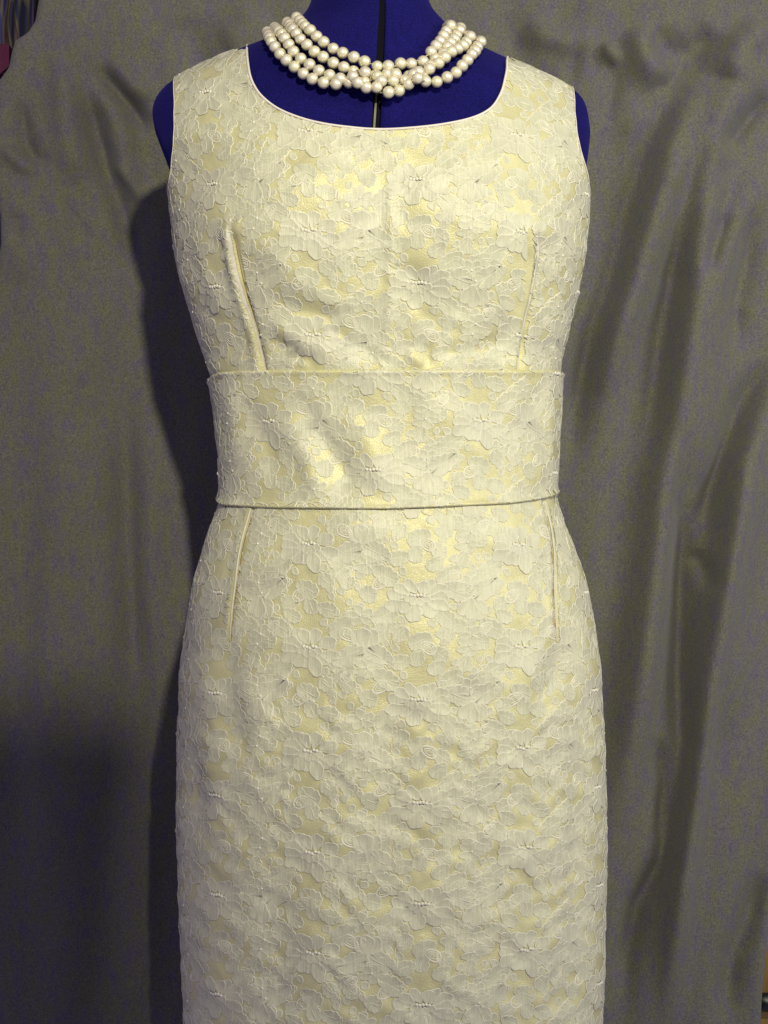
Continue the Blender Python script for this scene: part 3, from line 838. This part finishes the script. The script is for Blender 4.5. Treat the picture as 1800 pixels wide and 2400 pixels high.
# ------------------------------------------------------------------ backdrop sheet
YB = .20; FB = (D+YB)/D
EL = np.array([(-200, 92), (0, 86), (48, 78), (75, 62), (92, 36), (120, 28), (150, 22), (172, 6), (188, -8), (300, -12), (430, -6), (470, 4), (530, 5), (570, -2), (640, -14), (1200, -25), (2500, -60)], float)
ER = np.array([(-200, 1760), (1600, 1740), (1850, 1685), (1930, 1672), (1990, 1664), (2060, 1655), (2120, 1648), (2212, 1642), (2300, 1636), (2500, 1620)], float)
vv = np.arange(-160, 2440, 7.0); nx_ = 250
eL = np.interp(vv, EL[:, 0], EL[:, 1]); eR = np.interp(vv, ER[:, 0], ER[:, 1])
g_ = np.linspace(0, 1, nx_)
UU = eL[:, None]*(1-g_)+eR[:, None]*g_; VV = np.repeat(vv[:, None], nx_, 1)
UU = UU+0
h = np.zeros_like(UU)
# (path, half width, height towards the camera)
FOLDS = [
    ([(1655, 330), (1570, 520), (1530, 700), (1500, 900), (1490, 1100)], 22, .008), ([(1659, 110), (1560, 240), (1480, 420), (1440, 600)], 24, .009), ([(1659, 900), (1610, 1100), (1580, 1300), (1560, 1600)], 22, .008),
    ([(1515, 103), (1450, 217), (1401, 325), (1363, 460), (1325, 612), (1293, 704), (1262, 812), (1240, 910), (1225, 1000)], 17, -.014),
    ([(1500, 150), (1430, 330), (1395, 460), (1355, 620), (1318, 720), (1285, 860)], 24, .012),
    ([(1526, 260), (1488, 379), (1466, 498), (1455, 623), (1434, 758), (1412, 920), (1400, 1020)], 16, -.012),
    ([(1570, 260), (1520, 420), (1500, 560), (1470, 760), (1440, 950), (1420, 1150), (1386, 1427), (1363, 1610), (1336, 1794)], 20, .011),
    ([(1659, 200), (1596, 281), (1545, 335)], 10, -.008),
    ([(1569, 460), (1536, 541), (1520, 600)], 9, -.006), ([(1625, 440), (1612, 541), (1585, 660), (1590, 760)], 14, -.008),
    ([(1660, 780), (1601, 877), (1563, 975), (1536, 1056), (1515, 1180)], 14, -.010),
    ([(1690, 820), (1600, 1000), (1565, 1198), (1542, 1335), (1519, 1473), (1496, 1702), (1473, 1840), (1450, 2069), (1440, 2212)], 15, .012),
    ([(1466, 964), (1460, 1083), (1471, 1164), (1468, 1427), (1478, 1610), (1436, 1862), (1381, 1954), (1354, 2069), (1340, 2212)], 14, -.011),
    ([(1423, 1587), (1432, 1702), (1418, 1817)], 8, -.005), ([(1652, 1885), (1624, 1977), (1583, 2069), (1560, 2212)], 16, -.009),
    ([(1500, 1185), (1525, 1240), (1530, 1280)], 9, -.005), ([(1300, 100), (1316, 118), (1335, 140)], 7, .005), ([(1290, 95), (1210, 90), (1130, 60)], 14, .004),
    ([(1420, 60), (1440, 110), (1500, 112), (1540, 60)], 16, -.007), ([(1370, 60), (1385, 120), (1420, 190)], 16, .006), ([(1659, 60), (1600, 100), (1560, 180)], 18, .008),
    ([(1340, 260), (1320, 400), (1300, 520)], 18, -.004),
    ([(179, 173), (211, 303), (238, 390), (271, 487), (290, 600)], 13, -.008), ([(211, 141), (255, 195), (287, 238), (322, 285)], 11, -.008),
    ([(200, 155), (240, 270), (280, 370), (300, 440)], 14, .006), ([(150, 160), (152, 280), (170, 400)], 18, .007), ([(230, 130), (280, 180), (330, 215)], 12, .006),
    ([(49, 217), (54, 303), (76, 347), (110, 350)], 10, -.005), ([(10, 320), (50, 355), (90, 375)], 9, .005), ([(40, 380), (50, 480), (45, 620)], 20, .004),
    ([(271, 820), (268, 1000), (275, 1190), (284, 1427), (290, 1560)], 16, -.006), ([(330, 900), (325, 1200), (335, 1450)], 18, .005), ([(215, 900), (215, 1200), (225, 1500)], 26, .004),
    ([(120, 500), (130, 900), (110, 1400), (125, 2212)], 40, .006), ([(60, 600), (55, 1100), (50, 2212)], 26, -.004), ([(300, 1600), (290, 1900), (300, 2212)], 24, .004),
    ([(400, 30), (420, 120), (470, 200)], 20, -.005), ([(560, 20), (540, 60), (480, 100)], 20, .004), ([(1100, 20), (1130, 140), (1180, 240)], 20, -.004)]
for pl, w, a in FOLDS: h += ridge(UU, VV, pl, w*1.38, a*((1.9 if a < 0 else 2.6) if pl[0][0] > 900 else 1.9))
fr_ = np.random.default_rng(21)
for k in range(34):
    rt = k % 2
    u0, v0 = (fr_.uniform(1080, 1660), fr_.uniform(20, 420)) if rt else (fr_.uniform(40, 340), fr_.uniform(40, 520))
    L_ = fr_.uniform(50, 150); sl = fr_.uniform(-.75, -.1) if rt else fr_.uniform(.05, .8)
    h += ridge(UU, VV, [(u0, v0), (u0+sl*L_*.5+fr_.normal(0, 5), v0+L_*.5), (u0+sl*L_, v0+L_)], fr_.uniform(8, 15), fr_.uniform(-.0050, .0060))
for k in range(18):
    rt = k % 2
    u0, v0 = (fr_.uniform(1320, 1650), fr_.uniform(500, 1900)) if rt else (fr_.uniform(10, 340), fr_.uniform(500, 1500))
    L_ = fr_.uniform(120, 380); sl = fr_.uniform(-.3, 0) if rt else fr_.uniform(-.04, .08)
    h += ridge(UU, VV, [(u0, v0), (u0+sl*L_*.5+fr_.normal(0, 6), v0+L_*.5), (u0+sl*L_, v0+L_)], fr_.uniform(14, 24), fr_.uniform(-.004, .004))
h += .006*np.sin(UU*.009+1.3+.4*np.sin(VV*.002))+.0012*np.sin(UU*.05+VV*.006)+.0008*np.sin(VV*.02+UU*.03)
edge = np.minimum(np.minimum((UU-eL[:, None])/14, (eR[:, None]-UU)/14), 1); h -= .004*(1-np.clip(edge, 0, 1))**2
X = (UU-U0)*S*FB; Z = (V0-VV)*S*FB
P = np.stack([X, YB-h, Z], -1)
sheet = link_mesh('backdrop_sheet', P.reshape(-1, 3), grid_faces(len(vv), nx_), M_CURT)
sol = sheet.modifiers.new('thickness', 'SOLIDIFY'); sol.thickness = .0012; sol.offset = -1
sheet['label'] = 'taupe grey cloth sheet hung in loose folds behind the dress form'; sheet['category'] = 'backdrop cloth'

# wall behind
wv = [(-1.2, .62, -1.0), (1.2, .62, -1.0), (1.2, .62, 1.0), (-1.2, .62, 1.0)]
wl = link_mesh('wall', np.array(wv), [(0, 1, 2, 3)], M_WALL, smooth=False); wl['kind'] = 'structure'

# clothes hanging beyond the sheet's upper left corner
def hanging(name, u0, u1, v0, v1, y, material, label, waves, amp, cut=None):
    f = (D+y)/D; nu, nv = 60, 40
    U, Vv = np.meshgrid(np.linspace(u0, u1, nu), np.linspace(v0, v1, nv))
    if cut is not None: Vv = v0+(Vv-v0)*np.interp(U, *cut)
    t = (U-u0)/(u1-u0)
    dy = amp*np.sin(t*waves*2*np.pi+.6*np.sin(Vv*.02))
    front = np.stack([(U-U0)*S*f, y+dy, (V0-Vv)*S*f], -1); back = front+np.array([0, .02, 0])
    vs = np.vstack([front.reshape(-1, 3), back.reshape(-1, 3)]); n = nu*nv
    fa = grid_faces(nv, nu).tolist(); fb = [[a+n for a in q[::-1]] for q in fa]
    rim = [i for i in range(nu)]+[i*nu+nu-1 for i in range(1, nv)]+[(nv-1)*nu+i for i in range(nu-2, -1, -1)]+[i*nu for i in range(nv-2, 0, -1)]
    side = [[rim[i], rim[(i+1) % len(rim)], rim[(i+1) % len(rim)]+n, rim[i]+n] for i in range(len(rim))]
    o = link_mesh(name, vs, fa+fb+side, material); o['label'] = label; o['category'] = 'garment'
    return o
hanging('hanging_garment', -90, 120, -150, 112, .28, M_STRIPE, 'striped navy and cream garment hanging at the upper left corner behind the sheet', 6, .006)
hanging('hanging_garment', -140, 19, 96, 190, .262, M_MAG, 'dark magenta garment hanging low at the left edge beside the sheet', 2, .004, ([-140, -20, 19], [1, .95, .5]))
hanging('hanging_garment', -140, 14, 140, 700, .30, M_NAVY, 'dark navy garment hanging under the magenta one at the left edge', 3, .005)

# honey coloured cabinet edge at the lower right, with a black knob
cab = empty('wooden_cabinet', ((1700-U0)*S*1.15, .3, zv(2450)*1.15), 'honey wood cabinet just showing past the sheet at the lower right corner', 'cabinet')
def box(name, lo, hi, material, parent=None, bev=.003):
    import bmesh
    bm = bmesh.new(); bmesh.ops.create_cube(bm, size=1)
    lo, hi = Vector(lo), Vector(hi)
    for v in bm.verts: v.co = Vector([(lo[i]+hi[i])/2+v.co[i]*(hi[i]-lo[i]) for i in range(3)])
    bmesh.ops.bevel(bm, geom=bm.edges[:], offset=bev, segments=2, affect='EDGES')
    me = bpy.data.meshes.new(name); bm.to_mesh(me); bm.free(); me.materials.append(material)
    o = bpy.data.objects.new(name, me); COL.objects.link(o)
    if parent: o.parent = parent
    return o
cx_, cy_, cz_ = cab.location
def W(u, v, y=.26): f = (D+y)/D; return ((u-U0)*S*f-cx_, (V0-v)*S*f-cz_)
xa, za = W(1600, 2600); xb, zb_ = W(1950, 2010)
box('cabinet_body', (xa, .28-cy_, za), (xb, .55-cy_, zb_), M_WOOD, cab)
xa, za = W(1615, 2600); xb, zb_ = W(1940, 2178)
box('cabinet_drawer', (xa, .268-cy_, za), (xb, .285-cy_, zb_), M_WOOD, cab)
xa, za = W(1615, 2155); xb, zb_ = W(1940, 2020)
box('cabinet_drawer', (xa, .268-cy_, za), (xb, .285-cy_, zb_), M_WOOD, cab)
# knob, turned profile along -y
kx, kz = W(1659, 2165, .25)
prof = [(.0, .0), (.0035, .0), (.0035, .010), (.0085, .014), (.0095, .019), (.007, .023), (0.0005, .0245)]
a_ = np.linspace(0, 2*np.pi, 20, endpoint=False)
kv = np.array([[(kx+r*math.cos(a)*1.5, .268-cy_-d, kz+r*math.sin(a)) for a in a_] for r, d in prof]).reshape(-1, 3)
link_mesh('knob', kv, grid_faces(len(prof), 20, True), M_BLACK, cab)

# added board, unseen above left of the camera, to shade the sheet's lower left
sh = empty('shadow_caster', (-.25, -1.2, .45), 'added wooden board out of frame, high on the left, casting shade on the sheet', 'shadow caster')
pv = [(-.45, -.16), (.372, -.16), (.318, .115), (-.45, .115)]
sv = [(x, y, z) for z in (-.01, .01) for x, y in pv]
link_mesh('caster_board', np.array(sv), [(3, 2, 1, 0), (4, 5, 6, 7), (0, 1, 5, 4), (1, 2, 6, 5), (2, 3, 7, 6), (3, 0, 4, 7)], M_WOOD, sh, smooth=False)
for bx_ in (-.35, .1):
    box('caster_bar', (bx_, -.14, .010), (bx_+.02, .10, .03), M_BLACK, sh, .002)
